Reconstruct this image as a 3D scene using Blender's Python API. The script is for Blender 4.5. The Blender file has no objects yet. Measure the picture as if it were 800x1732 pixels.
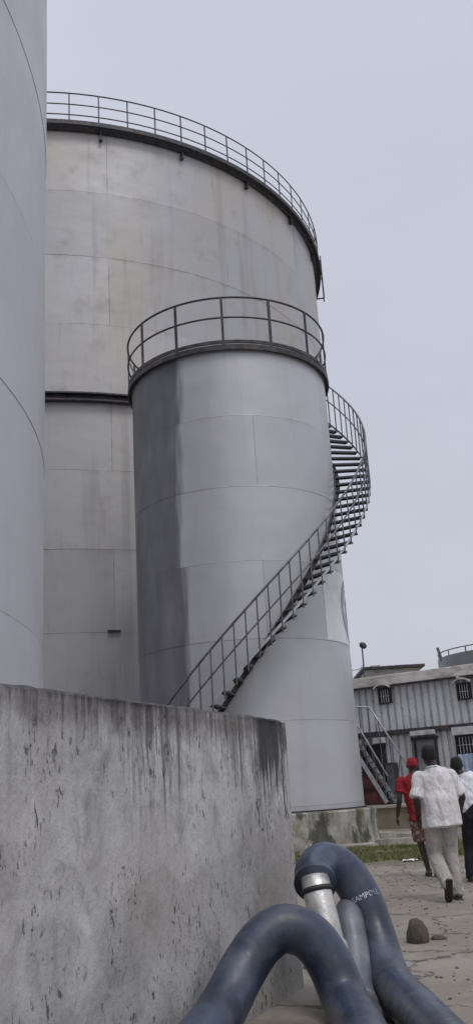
import bpy, bmesh, math, random
from mathutils import Vector, Matrix, noise
random.seed(7)
R = math.radians
PI = math.pi
sc = bpy.context.scene
col = sc.collection

# ------------------------------------------------------------------ nodes
class NT:
    def __init__(s, name):
        s.m = bpy.data.materials.new(name); s.m.use_nodes = True
        s.t = s.m.node_tree; s.n = s.t.nodes; s.l = s.t.links
        s.b = s.n['Principled BSDF']
    def add(s, typ, **kw):
        nd = s.n.new(typ)
        for k, v in kw.items(): setattr(nd, k, v)
        return nd
    def put(s, sock, v):
        if hasattr(v, 'is_linked') or isinstance(v, bpy.types.NodeSocket): s.l.new(v, sock)
        else: sock.default_value = v
    def obj(s):
        return s.add('ShaderNodeTexCoord').outputs['Object']
    def map(s, vec, scale=(1, 1, 1), loc=(0, 0, 0)):
        nd = s.add('ShaderNodeMapping'); s.l.new(vec, nd.inputs[0])
        nd.inputs['Scale'].default_value = scale; nd.inputs['Location'].default_value = loc
        return nd.outputs[0]
    def noise(s, vec, scale=1., detail=4., rough=.55, dist=0.):
        nd = s.add('ShaderNodeTexNoise'); s.l.new(vec, nd.inputs['Vector'])
        nd.inputs['Scale'].default_value = scale; nd.inputs['Detail'].default_value = detail
        nd.inputs['Roughness'].default_value = rough; nd.inputs['Distortion'].default_value = dist
        return nd.outputs['Fac']
    def ramp(s, fac, a, b, lo=0., hi=1.):
        nd = s.add('ShaderNodeMapRange'); s.put(nd.inputs['Value'], fac)
        nd.interpolation_type = 'SMOOTHSTEP'
        nd.inputs['From Min'].default_value = a; nd.inputs['From Max'].default_value = b
        nd.inputs['To Min'].default_value = lo; nd.inputs['To Max'].default_value = hi
        return nd.outputs['Result']
    def math(s, op, a, b=0., clamp=False):
        nd = s.add('ShaderNodeMath', operation=op, use_clamp=clamp)
        s.put(nd.inputs[0], a); s.put(nd.inputs[1], b); return nd.outputs[0]
    def mix(s, fac, a, b, mode='MIX'):
        nd = s.add('ShaderNodeMix', data_type='RGBA', blend_type=mode)
        s.put(nd.inputs[0], fac)
        for i, v in ((6, a), (7, b)):
            if isinstance(v, (tuple, list)): v = (*v, 1) if len(v) == 3 else v
            s.put(nd.inputs[i], v)
        return nd.outputs[2]
    def sep(s, vec):
        nd = s.add('ShaderNodeSeparateXYZ'); s.l.new(vec, nd.inputs[0]); return nd.outputs
    def comb(s, x, y, z):
        nd = s.add('ShaderNodeCombineXYZ')
        for i, v in enumerate((x, y, z)): s.put(nd.inputs[i], v)
        return nd.outputs[0]
    def bump(s, h, strength=.3, dist=.02, normal=None):
        nd = s.add('ShaderNodeBump'); s.l.new(h, nd.inputs['Height'])
        nd.inputs['Strength'].default_value = strength; nd.inputs['Distance'].default_value = dist
        if normal: s.l.new(normal, nd.inputs['Normal'])
        return nd.outputs[0]
    def out(s, color=None, rough=None, metal=None, normal=None, spec=None):
        for k, v in (('Base Color', color), ('Roughness', rough), ('Metallic', metal), ('Specular IOR Level', spec)):
            if v is None: continue
            if isinstance(v, (tuple, list)): v = (*v, 1)
            s.put(s.b.inputs[k], v)
        if normal: s.l.new(normal, s.b.inputs['Normal'])
        return s.m

def simple(name, c, rough=.6, metal=0., var=.25, scale=6., bump=.15, dirt=None, dirt_amt=.5, stretch=(1, 1, 1), spec=None):
    m = NT(name); o = m.obj(); v = m.map(o, stretch)
    n1 = m.noise(v, scale, 6., .6); n2 = m.noise(v, scale * 5, 3.)
    cd = tuple(x * (1 - var) for x in c); cl = tuple(min(1, x * (1 + var)) for x in c)
    cc = m.mix(m.ramp(n1, .3, .7), cd, cl)
    if dirt: cc = m.mix(m.math('MULTIPLY', m.ramp(m.noise(v, scale * .45, 7., .65), .5, .68), dirt_amt), cc, dirt)
    return m.out(cc, m.ramp(n2, .2, .8, rough - .08, min(1, rough + .08)), metal, m.bump(n2, bump, .01), spec)

def tank_paint(name, base, warm, course, z_off, rad, plate, seed, metal=.35, rough=.42, streak=.5, stain=(.2, .17, .14), line=.5, warm_amt=.6, dark_flank=False):
    """weathered aluminium-grey tank paint: plates, weld seams, run-down stains"""
    m = NT(name); o = m.obj(); x, y, z = m.sep(o)[0:3]
    ang = m.math('ARCTAN2', x, m.math('MULTIPLY', y, -1.))
    s = m.math('MULTIPLY', ang, rad)
    zz = m.math('SUBTRACT', z, z_off)
    br = m.add('ShaderNodeTexBrick'); m.l.new(m.comb(m.math('ADD', s, seed * 3.7 + 200), m.math('ADD', zz, course * 40), 0.), br.inputs['Vector'])
    br.offset = .5; br.squash = 1.
    for k, v in (('Scale', 1.), ('Mortar Size', .012), ('Mortar Smooth', .6), ('Bias', 0.), ('Brick Width', plate), ('Row Height', course)):
        br.inputs[k].default_value = v
    br.inputs['Color1'].default_value = (.42, .42, .42, 1); br.inputs['Color2'].default_value = (.58, .58, .58, 1)
    br.inputs['Mortar'].default_value = (.5, .5, .5, 1)
    big = m.noise(m.comb(m.math('MULTIPLY', s, .35), m.math('MULTIPLY', zz, .12), seed), 1., 4., .55)
    runs = m.noise(m.comb(m.math('MULTIPLY', s, 1.6), m.math('MULTIPLY', zz, .10), seed + 5.), 1., 6., .6)
    fine = m.noise(m.comb(m.math('MULTIPLY', s, 7.), m.math('MULTIPLY', zz, .7), seed + 9.), 1., 5., .6)
    patch = m.noise(m.comb(m.math('MULTIPLY', s, .9), m.math('MULTIPLY', zz, .8), seed + 2.), 1., 5., .65)
    c = m.mix(m.math('MULTIPLY', m.math('MULTIPLY', m.ramp(big, .35, .65), warm_amt), m.ramp(z, z_off * .35, z_off * .75, .25, 1.)), base, warm)
    bsc = m.add('ShaderNodeSeparateColor'); m.l.new(br.outputs['Color'], bsc.inputs[0])
    c = m.mix(.35, c, m.mix(1., c, m.comb(*(m.math('MULTIPLY', bsc.outputs[0], 2.),) * 3), 'MULTIPLY'))
    c = m.mix(m.math('MULTIPLY', m.ramp(runs, .52, .72), streak * .55), c, stain)
    c = m.mix(m.math('MULTIPLY', m.ramp(fine, .56, .78), streak * .35), c, stain)
    c = m.mix(m.math('MULTIPLY', m.ramp(patch, .56, .72), streak * .4), c, stain)
    # dirt that hangs on the lap just under each seam
    fr = m.math('FRACT', m.math('DIVIDE', m.math('ADD', zz, course * 40), course))
    lap = m.math('MULTIPLY', m.ramp(fr, .90, 1.0), m.ramp(runs, .42, .62))
    c = m.mix(m.math('MULTIPLY', lap, streak * .4), c, stain)
    seam = m.math('MULTIPLY', br.outputs['Fac'], m.ramp(patch, .38, .6, line * .25, line))
    c = m.mix(seam, c, (.05, .045, .045))
    if dark_flank:
        # darker band down one flank, its edge stepping from plate to plate
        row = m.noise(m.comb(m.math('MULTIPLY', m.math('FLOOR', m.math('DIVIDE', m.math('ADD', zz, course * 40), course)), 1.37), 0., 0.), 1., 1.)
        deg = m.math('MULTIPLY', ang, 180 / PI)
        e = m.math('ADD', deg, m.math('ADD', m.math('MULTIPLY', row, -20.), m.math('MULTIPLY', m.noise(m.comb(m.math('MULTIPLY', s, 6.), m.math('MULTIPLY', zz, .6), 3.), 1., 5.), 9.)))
        flank_ = m.math('MULTIPLY', m.ramp(e, -31.0, -37.5), m.ramp(e, -150., -120.))
        flank_ = m.math('MULTIPLY', flank_, m.ramp(m.noise(m.comb(m.math('MULTIPLY', s, 1.1), m.math('MULTIPLY', zz, .22), 8.), 1., 5.), .25, .6, .72, 1.))
        c = m.mix(m.math('MULTIPLY', flank_, .90), c, (.085, .085, .10)); flank_mask = flank_
    rg = m.ramp(patch, .3, .7, rough - .05, rough + .15)
    if dark_flank: metal = m.math('MULTIPLY', m.math('SUBTRACT', 1., flank_mask), metal); rg = m.math('ADD', rg, m.math('MULTIPLY', flank_mask, .18))
    hb = m.math('ADD', m.math('MULTIPLY', m.noise(m.comb(m.math('MULTIPLY', s, .6), m.math('MULTIPLY', zz, .8), seed + 3), 1., 2.), .085),
                m.math('ADD', m.math('MULTIPLY', fine, .002), m.math('MULTIPLY', br.outputs['Fac'], .008)))
    return m.out(c, rg, metal, m.bump(hb, .35, 1.), None)

# ------------------------------------------------------------------ objects
def thing(name, label, cat, loc=(0, 0, 0), rz=0, group=None):
    o = bpy.data.objects.new(name, None); col.objects.link(o)
    o.location = loc; o.rotation_euler = (0, 0, rz); o.empty_display_size = .2
    o['label'] = label; o['category'] = cat
    if group: o['group'] = group
    return o
def obj(name, bm, mat, parent=None, smooth=False, label=None):
    me = bpy.data.meshes.new(name); bmesh.ops.recalc_face_normals(bm, faces=bm.faces)
    bm.to_mesh(me); bm.free()
    if smooth:
        for p in me.polygons: p.use_smooth = True
    o = bpy.data.objects.new(name, me); col.objects.link(o)
    for mm in (mat if isinstance(mat, list) else [mat]): me.materials.append(mm)
    if parent: o.parent = parent
    if label: o['label'] = label
    return o
def tag(o, label, cat, group=None, kind=None):
    o['label'] = label; o['category'] = cat
    if group: o['group'] = group
    if kind: o['kind'] = kind
    return o
def struct(o): o['kind'] = 'structure'; return o
def dup(o, parent, rz=None, loc=None):
    c = o.copy(); col.objects.link(c); c.parent = parent
    if rz is not None: c.rotation_euler = (0, 0, rz)
    if loc is not None: c.location = loc
    return c
def dup_tree(o, parent=None):
    c = o.copy(); col.objects.link(c)
    if parent: c.parent = parent
    for ch in [k for k in o.children]: dup_tree(ch, c)
    return c

def box(bm, c, s, rz=0., bev=0., rot=None):
    M = Matrix.Translation(c) @ (rot.to_4x4() if rot else Matrix.Rotation(rz, 4, 'Z')) @ Matrix.Diagonal((*s, 1))
    g = bmesh.ops.create_cube(bm, size=1., matrix=M)
    if bev:
        es = list({e for v in g['verts'] for e in v.link_edges})
        bmesh.ops.bevel(bm, geom=es, offset=bev, segments=2, affect='EDGES', profile=.5)
def tube(bm, pts, r, seg=8, cap=True, closed=False):
    pts = [Vector(p) for p in pts]; n = len(pts)
    rr = r if isinstance(r, (list, tuple)) else [r] * n
    rings = []; up = None
    for i, p in enumerate(pts):
        if closed: d = pts[(i + 1) % n] - pts[i - 1]
        else: d = pts[min(i + 1, n - 1)] - pts[max(i - 1, 0)]
        d.normalize()
        if up is None:
            up = Vector((0, 0, 1)) if abs(d.z) < .9 else Vector((1, 0, 0))
        a = d.cross(up)
        if a.length < 1e-4: a = d.cross(Vector((0, 1, 0)))
        a.normalize(); b = a.cross(d).normalized(); up = b
        rings.append([bm.verts.new(p + (a * math.cos(t) + b * math.sin(t)) * rr[i]) for t in [2 * PI * k / seg for k in range(seg)]])
    m = n if closed else n - 1
    for i in range(m):
        A, B = rings[i], rings[(i + 1) % n]
        for k in range(seg): bm.faces.new((A[k], A[(k + 1) % seg], B[(k + 1) % seg], B[k]))
    if cap and not closed:
        bm.faces.new(rings[0][::-1]); bm.faces.new(rings[-1])
def bar(bm, a, b, w, h):
    a = Vector(a); b = Vector(b); d = b - a; q = d.to_track_quat('X', 'Z')
    box(bm, (a + b) / 2, (d.length, w, h), rot=q.to_matrix())
def cyl(bm, c, r1, r2, h, seg=32):
    bmesh.ops.create_cone(bm, cap_ends=True, segments=seg, radius1=r1, radius2=r2, depth=h, matrix=Matrix.Translation((c[0], c[1], c[2] + h / 2)))
def pol(phi, r, z): return Vector((math.sin(R(phi)) * r, -math.cos(R(phi)) * r, z))
def ring_rect(bm, r0, r1, z0, z1, seg=144, a0=0., a1=360.):
    full = abs(a1 - a0 - 360) < .01; n = seg if full else seg + 1; V = []
    for i in range(n):
        f = a0 + (a1 - a0) * i / seg
        V.append([bm.verts.new(pol(f, r, z)) for r, z in ((r0, z0), (r1, z0), (r1, z1), (r0, z1))])
    for i in range(seg):
        A, B = V[i], V[(i + 1) % n]
        for k in range(4): bm.faces.new((A[k], A[(k + 1) % 4], B[(k + 1) % 4], B[k]))
    if not full: bm.faces.new(V[0][::-1]); bm.faces.new(V[-1])
def ring_tube(bm, r, z, rad, seg=120, sides=8):
    tube(bm, [pol(360 * i / seg, r, z) for i in range(seg)], rad, sides, closed=True)
def spline(P, n=10):
    P = [Vector(p) for p in P]; out = []
    Q = [2 * P[0] - P[1]] + P + [2 * P[-1] - P[-2]]
    for i in range(1, len(Q) - 2):
        for k in range(n):
            t = k / n; a, b, c, d = Q[i - 1:i + 3]
            out.append(.5 * ((2 * b) + (c - a) * t + (2 * a - 5 * b + 4 * c - d) * t * t + (3 * b - a - 3 * c + d) * t ** 3))
    out.append(P[-1]); return out

# ------------------------------------------------------------------ materials
M_big = tank_paint('big_tank_paint', (.43, .43, .445), (.45, .42, .385), 3.01, 28.10, 13.75, 11., 1.3, metal=.25, streak=.75, stain=(.25, .215, .19), warm_amt=1., line=.8)
M_small = tank_paint('small_tank_paint', (.51, .515, .54), (.53, .525, .535), 2.06, 13.37, 2.953, 5.2, 4.1, metal=.35, rough=.36, streak=.35, stain=(.30, .29, .30), line=.42, dark_flank=True)
M_left = tank_paint('near_tank_paint', (.50, .512, .54), (.515, .52, .535), 2.45, 8.12, 9., 8., 7.7, metal=.3, rough=.4, streak=.3, stain=(.32, .32, .34), line=.4)
M_steel = simple('painted_dark_steel', (.050, .050, .060), .55, .2, .45, 5., dirt=(.15, .085, .055), dirt_amt=.7)
M_tread = simple('galvanised_treads', (.11, .115, .13), .45, .5, .3, 5.)
M_rail = simple('weathered_grey_rail', (.13, .13, .145), .45, .5, .4, 4., dirt=(.10, .07, .05))
M_lrail = simple('pale_painted_rail', (.42, .43, .46), .45, .3, .2, 4.)
M_panel = simple('white_sign_paint', (.74, .75, .78), .5, 0, .08, 1.5, dirt=(.5, .5, .5), dirt_amt=.4)
M_ring = simple('grey_emblem_paint', (.24, .27, .32), .55, 0, .15, 2.)
M_emb2 = simple('dark_emblem_paint', (.10, .10, .14), .55, 0, .15, 2.)

def M_wall():
    m = NT('mildewed_concrete'); o = m.obj(); x, y, z = m.sep(o)[0:3]
    P = lambda sx, sz, k: m.comb(m.math('MULTIPLY', x, sx), m.math('MULTIPLY', y, sx), m.math('ADD', m.math('MULTIPLY', z, sz), k))
    M_ = lambda a, b: m.math('MULTIPLY', a, b)
    big = m.noise(P(.9, .9, 3.), 1., 5., .6, .6)
    med = m.noise(P(3.6, 2.6, 11.), 1., 8., .68, .6)
    sm_ = m.noise(P(13., 7., 15.), 1., 7., .68, .3)
    fin = m.noise(P(42., 30., 5.), 1., 6., .7)
    c = m.mix(m.ramp(big, .34, .64), (.40, .398, .408), (.58, .576, .585))
    c = m.mix(M_(m.ramp(med, .49, .66), .55), c, (.19, .19, .21))
    c = m.mix(M_(m.ramp(med, .46, .33), .85), c, (.62, .62, .635))
    c = m.mix(M_(m.ramp(sm_, .53, .70), .30), c, (.16, .16, .175))
    c = m.mix(M_(m.ramp(sm_, .45, .30), .28), c, (.58, .58, .60))
    warm = M_(m.ramp(m.noise(P(.8, .9, 23.), 1., 5., .6, .6), .40, .60), m.ramp(z, 1.8, .8))
    c = m.mix(M_(warm, .5), c, (.37, .335, .30))
    rose = M_(m.ramp(m.noise(P(1.9, .35, 27.), 1., 5., .6), .52, .66), .35)
    c = m.mix(rose, c, (.35, .325, .31))
    # the hem where an older render coat starts, stepping down in sloping lifts
    edge = m.math('ADD', m.math('ADD', z, M_(x, -.10)), M_(m.noise(P(1.5, .3, 31.), 1., 5.), -.9))
    c = m.mix(M_(m.ramp(edge, .74, .70), .22), c, (.20, .185, .17))
    # vertical wash marks all over, light and dark
    st = m.noise(P(8., .50, 7.), 1., 6., .64, .3)
    st2 = m.noise(P(26., 1.2, 17.), 1., 6., .66, .2)
    st3 = m.noise(P(60., 3.0, 19.), 1., 4., .6, .1)
    upr = M_(m.ramp(z, .5, 1.7, .25, 1.), m.ramp(m.noise(P(.9, .3, 97.), 1., 4., .6), .38, .60))
    c = m.mix(M_(M_(m.ramp(st2, .52, .68), upr), .32), c, (.16, .16, .17))
    c = m.mix(M_(M_(m.ramp(st2, .43, .30), upr), .40), c, (.56, .56, .58))
    c = m.mix(M_(M_(m.ramp(st3, .56, .70), upr), .2), c, (.12, .12, .14))
    top = m.math('SUBTRACT', 1.9, z)
    reach = m.noise(P(1.15, 0., 41.), 1., 4., .65)
    fall = m.ramp(m.math('DIVIDE', top, m.ramp(reach, .38, .64, .12, 1.5)), 0., 1., 1., 0.)
    brk = m.ramp(sm_, .36, .56, .10, 1.)
    runs = M_(M_(m.ramp(m.math('ADD', st, M_(fall, .16)), .55, .74), m.ramp(fall, 0., .5)), brk)
    c = m.mix(M_(runs, .58), c, (.075, .078, .085))
    run2 = M_(m.ramp(m.math('ADD', st2, M_(fall, .13)), .57, .72), m.ramp(fall, 0.05, .6))
    c = m.mix(M_(run2, .66), c, (.045, .047, .052))
    wr = M_(m.ramp(st2, .42, .30), m.ramp(fall, .1, .5))
    c = m.mix(M_(wr, .55), c, (.60, .60, .62))
    # mildew band that hangs from the crest in places
    cr2 = m.ramp(m.math('ADD', m.math('ADD', top, M_(med, -.34)), M_(st2, -.22)), -.02, -.20)
    c = m.mix(M_(cr2, .62), c, (.095, .078, .08))
    crest = m.ramp(m.math('ADD', top, M_(st2, -.12)), .00, -.05)
    c = m.mix(M_(crest, .8), c, (.06, .062, .062))
    # heavy black patch near the end of the wall, with one crooked run below it
    pd = m.math('ABSOLUTE', m.math('ADD', x, .36))
    pk = M_(m.ramp(m.math('ADD', pd, M_(st2, .25)), .37, .28), m.ramp(m.math('ADD', top, M_(st2, -.85)), .10, -.05))
    c = m.mix(M_(pk, .92), c, (.042, .042, .05))
    cx_ = m.math('ABSOLUTE', m.math('ADD', m.math('ADD', x, .12), M_(m.math('SUBTRACT', m.noise(P(0., 5., 91.), 1., 4.), .5), .16)))
    ck = M_(m.ramp(cx_, .020, .008), m.ramp(top, .78, .70))
    c = m.mix(M_(ck, .85), c, (.04, .04, .045))
    # scattered flecks in clouds
    fl = m.noise(P(40., 16., 51.), 1., 5., .65, .5)
    cloud = m.noise(P(2.4, 1.5, 61.), 1., 5., .62, .5)
    c = m.mix(M_(M_(m.ramp(fl, .57, .64), m.ramp(cloud, .46, .56)), .85), c, (.055, .055, .065))
    fl2 = m.noise(P(14., 5., 71.), 1., 7., .72, .9)
    c = m.mix(M_(M_(m.ramp(fl2, .62, .66), m.ramp(cloud, .46, .55)), .92), c, (.035, .035, .045))
    c = m.mix(M_(m.ramp(fin, .50, .72), .25), c, (.13, .13, .14))
    c = m.mix(M_(m.ramp(m.noise(P(1.7, 1.2, 81.), 1., 6., .65), .57, .70), .38), c, (.17, .18, .12))
    h = m.math('ADD', M_(fin, .4), m.math('ADD', M_(med, .5), M_(sm_, .5)))
    return m.out(c, .88, 0., m.bump(h, .6, .03), .25)
M_w = M_wall()

def M_plinth():
    m = NT('stained_plinth_concrete'); o = m.obj(); x, y, z = m.sep(o)[0:3]
    n = m.noise(m.map(o, (1.2, 1.2, 1.)), 1.5, 6., .6, .4)
    d = m.noise(m.map(o, (2.2, 2.2, 1.1)), 1., 6., .6, .3)
    c = m.mix(m.ramp(n, .35, .65), (.20, .19, .165), (.42, .40, .365))
    c = m.mix(m.math('MULTIPLY', m.ramp(d, .48, .58), .88), c, (.06, .062, .045))
    c = m.mix(m.math('MULTIPLY', m.ramp(m.noise(m.map(o, (.9, .9, .9), (4, 2, 7)), 1.4, 5.), .54, .66), .6), c, (.12, .13, .06))
    return m.out(c, .9, 0., m.bump(m.noise(o, 14., 6.), .5, .03), .2)
M_pl = M_plinth()

def M_ground():
    m = NT('worn_yard_ground'); o = m.obj()
    n = m.noise(o, .35, 6., .6, .5); n2 = m.noise(o, 1.7, 7., .65, .3); n3 = m.noise(o, 22., 6., .7)
    c = m.mix(m.ramp(n, .35, .65), (.225, .196, .168), (.30, .268, .235))
    c = m.mix(m.math('MULTIPLY', m.ramp(n2, .5, .7), .45), c, (.18, .155, .13))
    c = m.mix(m.math('MULTIPLY', m.ramp(n2, .42, .3), .35), c, (.27, .25, .225))
    c = m.mix(m.math('MULTIPLY', m.ramp(n3, .5, .75), .4), c, (.10, .09, .08))
    x, y, z = m.sep(o)[0:3]
    soil = m.math('MULTIPLY', m.math('MULTIPLY', m.ramp(y, 15.5, 18.5), m.ramp(y, 26.5, 24.)), m.ramp(m.noise(o, .8, 6., .6, .4), .36, .52))
    c = m.mix(m.math('MULTIPLY', soil, .8), c, (.125, .115, .07))
    tr = m.noise(m.map(o, (2.6, .16, 1.), (1., 0., 0.)), 1., 6., .65, .2)
    c = m.mix(m.math('MULTIPLY', m.ramp(tr, .52, .66), .40), c, (.16, .14, .115))
    n4 = m.noise(o, 5.5, 8., .72, .6)
    c = m.mix(m.math('MULTIPLY', m.ramp(n4, .55, .68), .45), c, (.15, .13, .11))
    c = m.mix(m.math('MULTIPLY', m.ramp(n4, .42, .30), .45), c, (.37, .335, .295))
    cv = m.add('ShaderNodeTexVoronoi', feature='DISTANCE_TO_EDGE'); dv = m.add('ShaderNodeVectorMath', operation='ADD'); m.l.new(o, dv.inputs[0]); m.l.new(m.comb(m.math('MULTIPLY', n2, .9), m.math('MULTIPLY', n4, .5), 0.), dv.inputs[1]); m.l.new(dv.outputs[0], cv.inputs['Vector']); cv.inputs['Scale'].default_value = .55
    c = m.mix(m.math('MULTIPLY', m.ramp(cv.outputs['Distance'], .014, .004), .75), c, (.05, .045, .04))
    pv = m.add('ShaderNodeTexVoronoi'); m.l.new(o, pv.inputs['Vector']); pv.inputs['Scale'].default_value = 18.
    c = m.mix(m.math('MULTIPLY', m.ramp(pv.outputs['Distance'], .13, .07), m.ramp(n2, .52, .62, 0., .6)), c, (.28, .26, .24))
    return m.out(c, m.ramp(n2, .3, .7, .65, .95), 0., m.bump(m.math('ADD', m.math('MULTIPLY', n3, .5), n2), .5, .03), .25)
M_gr = M_ground()
M_rubble = simple('broken_concrete', (.30, .28, .245), .9, 0, .3, 3., .5, dirt=(.16, .13, .10), dirt_amt=.8)
M_grass = simple('grass_blades', (.15, .16, .060), .7, 0, .4, 1.2, .1, dirt=(.28, .25, .13), dirt_amt=.8)

# ------------------------------------------------------------------ ground
bm = bmesh.new()
bmesh.ops.create_grid(bm, x_segments=1, y_segments=1, size=400)
struct(obj('ground', bm, M_gr))

# ------------------------------------------------------------------ tanks
def shell_bm(rad, zs, lap=.006, seg=160):
    """vertical shell of lapped courses (each course steps in a few mm)"""
    bm = bmesh.new(); prev = None
    for k in range(len(zs) - 1):
        z1, z0 = zs[k], zs[k + 1]; r = rad + lap * (k % 2)
        rows = []
        for z in (z1, z0):
            rows.append([bm.verts.new(pol(360 * i / seg, r, z)) for i in range(seg)])
        A, B = rows
        for i in range(seg): bm.faces.new((A[i], A[(i + 1) % seg], B[(i + 1) % seg], B[i]))
        if prev:
            for i in range(seg): bm.faces.new((prev[i], prev[(i + 1) % seg], A[(i + 1) % seg], A[i]))
        prev = B
    return bm
def smooth_shell(o):
    for p in o.data.polygons: p.use_smooth = abs(p.normal.z) < .5
    o.data.set_sharp_from_angle(angle=R(30)) if hasattr(o.data, 'set_sharp_from_angle') else None
    return o
def roof_bm(rad, z, rise):
    bm = bmesh.new(); cyl(bm, (0, 0, z), rad, .3, rise, 96); return bm

def guardrail(root, rad, z0, heights, post_phis, pw, rr, mat):
    g = bmesh.new()
    for i, h in enumerate(heights): ring_tube(g, rad, z0 + h, rr if i else rr * 1.15, 144, 6)
    rail = obj('guardrail', g, mat, root, True)
    p = bmesh.new(); box(p, (0, -rad, z0 + heights[0] / 2), (pw, pw * .55, heights[0]))
    post = None
    for f in post_phis:
        if post is None:
            post = obj('post', p, mat, rail); post.rotation_euler = (0, 0, R(f))
        else: dup(post, rail, R(f))
    return rail

def plinth(name, label, c, rad, h, mat, amp=.02):
    bm = bmesh.new(); seg = 120; rows = []
    for z, dr in ((0, .06), (h * .25, .02), (h * .6, 0.), (h - .04, 0.), (h, -.04)):
        rows.append([bm.verts.new(pol(360 * i / seg, rad + dr + amp * noise.noise(Vector((i * .35, z * 3, 2))), z)) for i in range(seg)])
    for A, B in zip(rows, rows[1:]):
        for i in range(seg): bm.faces.new((A[i], A[(i + 1) % seg], B[(i + 1) % seg], B[i]))
    bm.faces.new(rows[-1])
    o = obj(name, bm, mat, None, False); o.location = c
    return tag(o, label, 'plinth')

# big tank
BC = (-8.554, 44.332, 0); BR = 13.58; BZ = 28.10; BCO = 3.01
big = thing('storage_tank', 'widest beige grey tank with a long curved rim railing, behind the staircase tank', 'storage tank', BC)
zs = [BZ - BCO * k for k in range(9)] + [1.06]
smooth_shell(obj('shell', shell_bm(BR, zs), M_big, big))
obj('roof', roof_bm(BR - .02, BZ - .03, .9), M_big, big)
g = bmesh.new(); ring_rect(g, BR - .02, BR + .36, BZ + .12, BZ + .18, 220); ring_rect(g, BR + .31, BR + .37, BZ - .03, BZ + .115, 220); ring_rect(g, BR + .008, BR + .17, BZ - .14, BZ - .04, 220)
obj('rim_walkway', g, M_steel, big)
g = bmesh.new(); ring_rect(g, BR + .01, BR + .27, 16.00, 16.06, 220); ring_rect(g, BR + .01, BR + .27, 15.72, 15.78, 220); ring_rect(g, BR + .01, BR + .06, 15.782, 15.998, 220)
obj('wind_girder', g, M_steel, big)
g = bmesh.new(); ring_rect(g, BR + .008, BR + .05, 1.06, 1.16); obj('base_angle', g, M_steel, big)
guardrail(big, BR + .30, BZ + .18, (1.38, .82, .30), [1 + 5.0 * k for k in range(72)], .055, .026, M_steel)
p = bmesh.new(); box(p, (0, -BR - .10, BZ - .30), (.06, .17, .34)); box(p, (0, -BR - .11, BZ - .48), (.14, .14, .06))
lug = None
for f in range(24):
    ph = 16.4 + 15 * f
    if lug is None: lug = obj('rim_bracket', p, M_steel, big); lug.rotation_euler = (0, 0, R(ph))
    else: dup(lug, big, R(ph))
# drop ladder standing off the right flank
p = bmesh.new()
for s in (-.2, .2):
    tube(p, [(s, -BR - .42, BZ + 1.1), (s, -BR - .42, 26.6)], .032, 6)
for k in range(8): tube(p, [(-.2, -BR - .42, 26.75 + .33 * k), (.2, -BR - .42, 26.75 + .33 * k)], .018, 6)
for z in (26.7, 27.9): box(p, (0, -BR - .21, z), (.06, .40, .06))
lad = obj('ladder', p, M_steel, big); lad.rotation_euler = (0, 0, R(86))
p = bmesh.new(); box(p, pol(17.3, BR + .05, 7.06), (.45, .10, .07), R(17.3)); obj('shell_lug', p, M_steel, big)
plinth('concrete_plinth', 'round concrete plinth under the tallest beige grey tank', BC, BR + .25, 1.06, M_pl)

# small tank with the spiral stair
SC = (-.026, 25.95, 0); SR = 2.995; SZ = 13.37
sm = thing('storage_tank', 'slim silver grey tank wrapped by a spiral staircase, with a railed top', 'storage tank', SC)
zs = [SZ - 2.06 * k for k in range(6)] + [.86]
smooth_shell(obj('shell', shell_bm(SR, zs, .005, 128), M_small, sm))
obj('roof', roof_bm(SR - .01, SZ - .02, .35), M_small, sm)
g = bmesh.new(); ring_rect(g, SR - .1, SR + .13, SZ + .02, SZ + .06); ring_rect(g, SR + .09, SR + .135, SZ - .10, SZ + .015); ring_rect(g, SR + .006, SR + .05, SZ - .06, SZ - .0)
ring_rect(g, SR + .08, SR + .12, SZ + .10, SZ + .2)
obj('rim_walkway', g, M_steel, sm)
g = bmesh.new(); ring_rect(g, SR + .006, SR + .07, .86, .90); obj('base_flange', g, M_steel, sm)
guardrail(sm, SR + .10, SZ + .06, (1.5, .86), [-1 + 25.714 * k for k in range(14)], .075, .028, M_steel)
# brace at the two ends of the rail
for fa, fb in ((72, 58), (-76, -62)):
    b = bmesh.new(); bar(b, pol(fa, SR + .1, SZ + .9), pol(fb, SR + .1, SZ + .1), .04, .03); obj('rail_brace', b, M_steel, sm)
# white painted field with a grey ring emblem (curved with the shell)
def shell_patch(bm, f0, f1, z0, z1, r, nx=24, nz=1):
    V = [[bm.verts.new(pol(f0 + (f1 - f0) * i / nx, r, z0 + (z1 - z0) * j / nz)) for j in range(nz + 1)] for i in range(nx + 1)]
    for i in range(nx):
        for j in range(nz): bm.faces.new((V[i][j], V[i + 1][j], V[i + 1][j + 1], V[i][j + 1]))
b = bmesh.new(); shell_patch(b, 48, 122, 5.15, 7.16, SR + .009)
obj('painted_field', b, M_panel, sm, True)
def shell_ring(bm, fc, zc, r0, r1, r, a0=0, a1=360, seg=64):
    k = 180 / PI / SR; V = []
    for i in range(seg + 1):
        a = R(a0 + (a1 - a0) * i / seg)
        V.append([bm.verts.new(pol(fc + math.cos(a) * q * k, r, zc + math.sin(a) * q)) for q in (r0, r1)])
    for A, B in zip(V, V[1:]): bm.faces.new((A[0], A[1], B[1], B[0]))
b = bmesh.new(); shell_ring(b, 84, 6.15, .74, .92, SR + .013)
obj('emblem_ring', b, M_ring, sm, True)
b = bmesh.new(); shell_ring(b, 84, 6.15, .60, .66, SR + .013, 100, 170); shell_ring(b, 84, 6.15, .60, .66, SR + .013, 190, 250); shell_ring(b, 84, 6.15, .22, .42, SR + .013)
obj('emblem_mark', b, M_emb2, sm, True)
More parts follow.
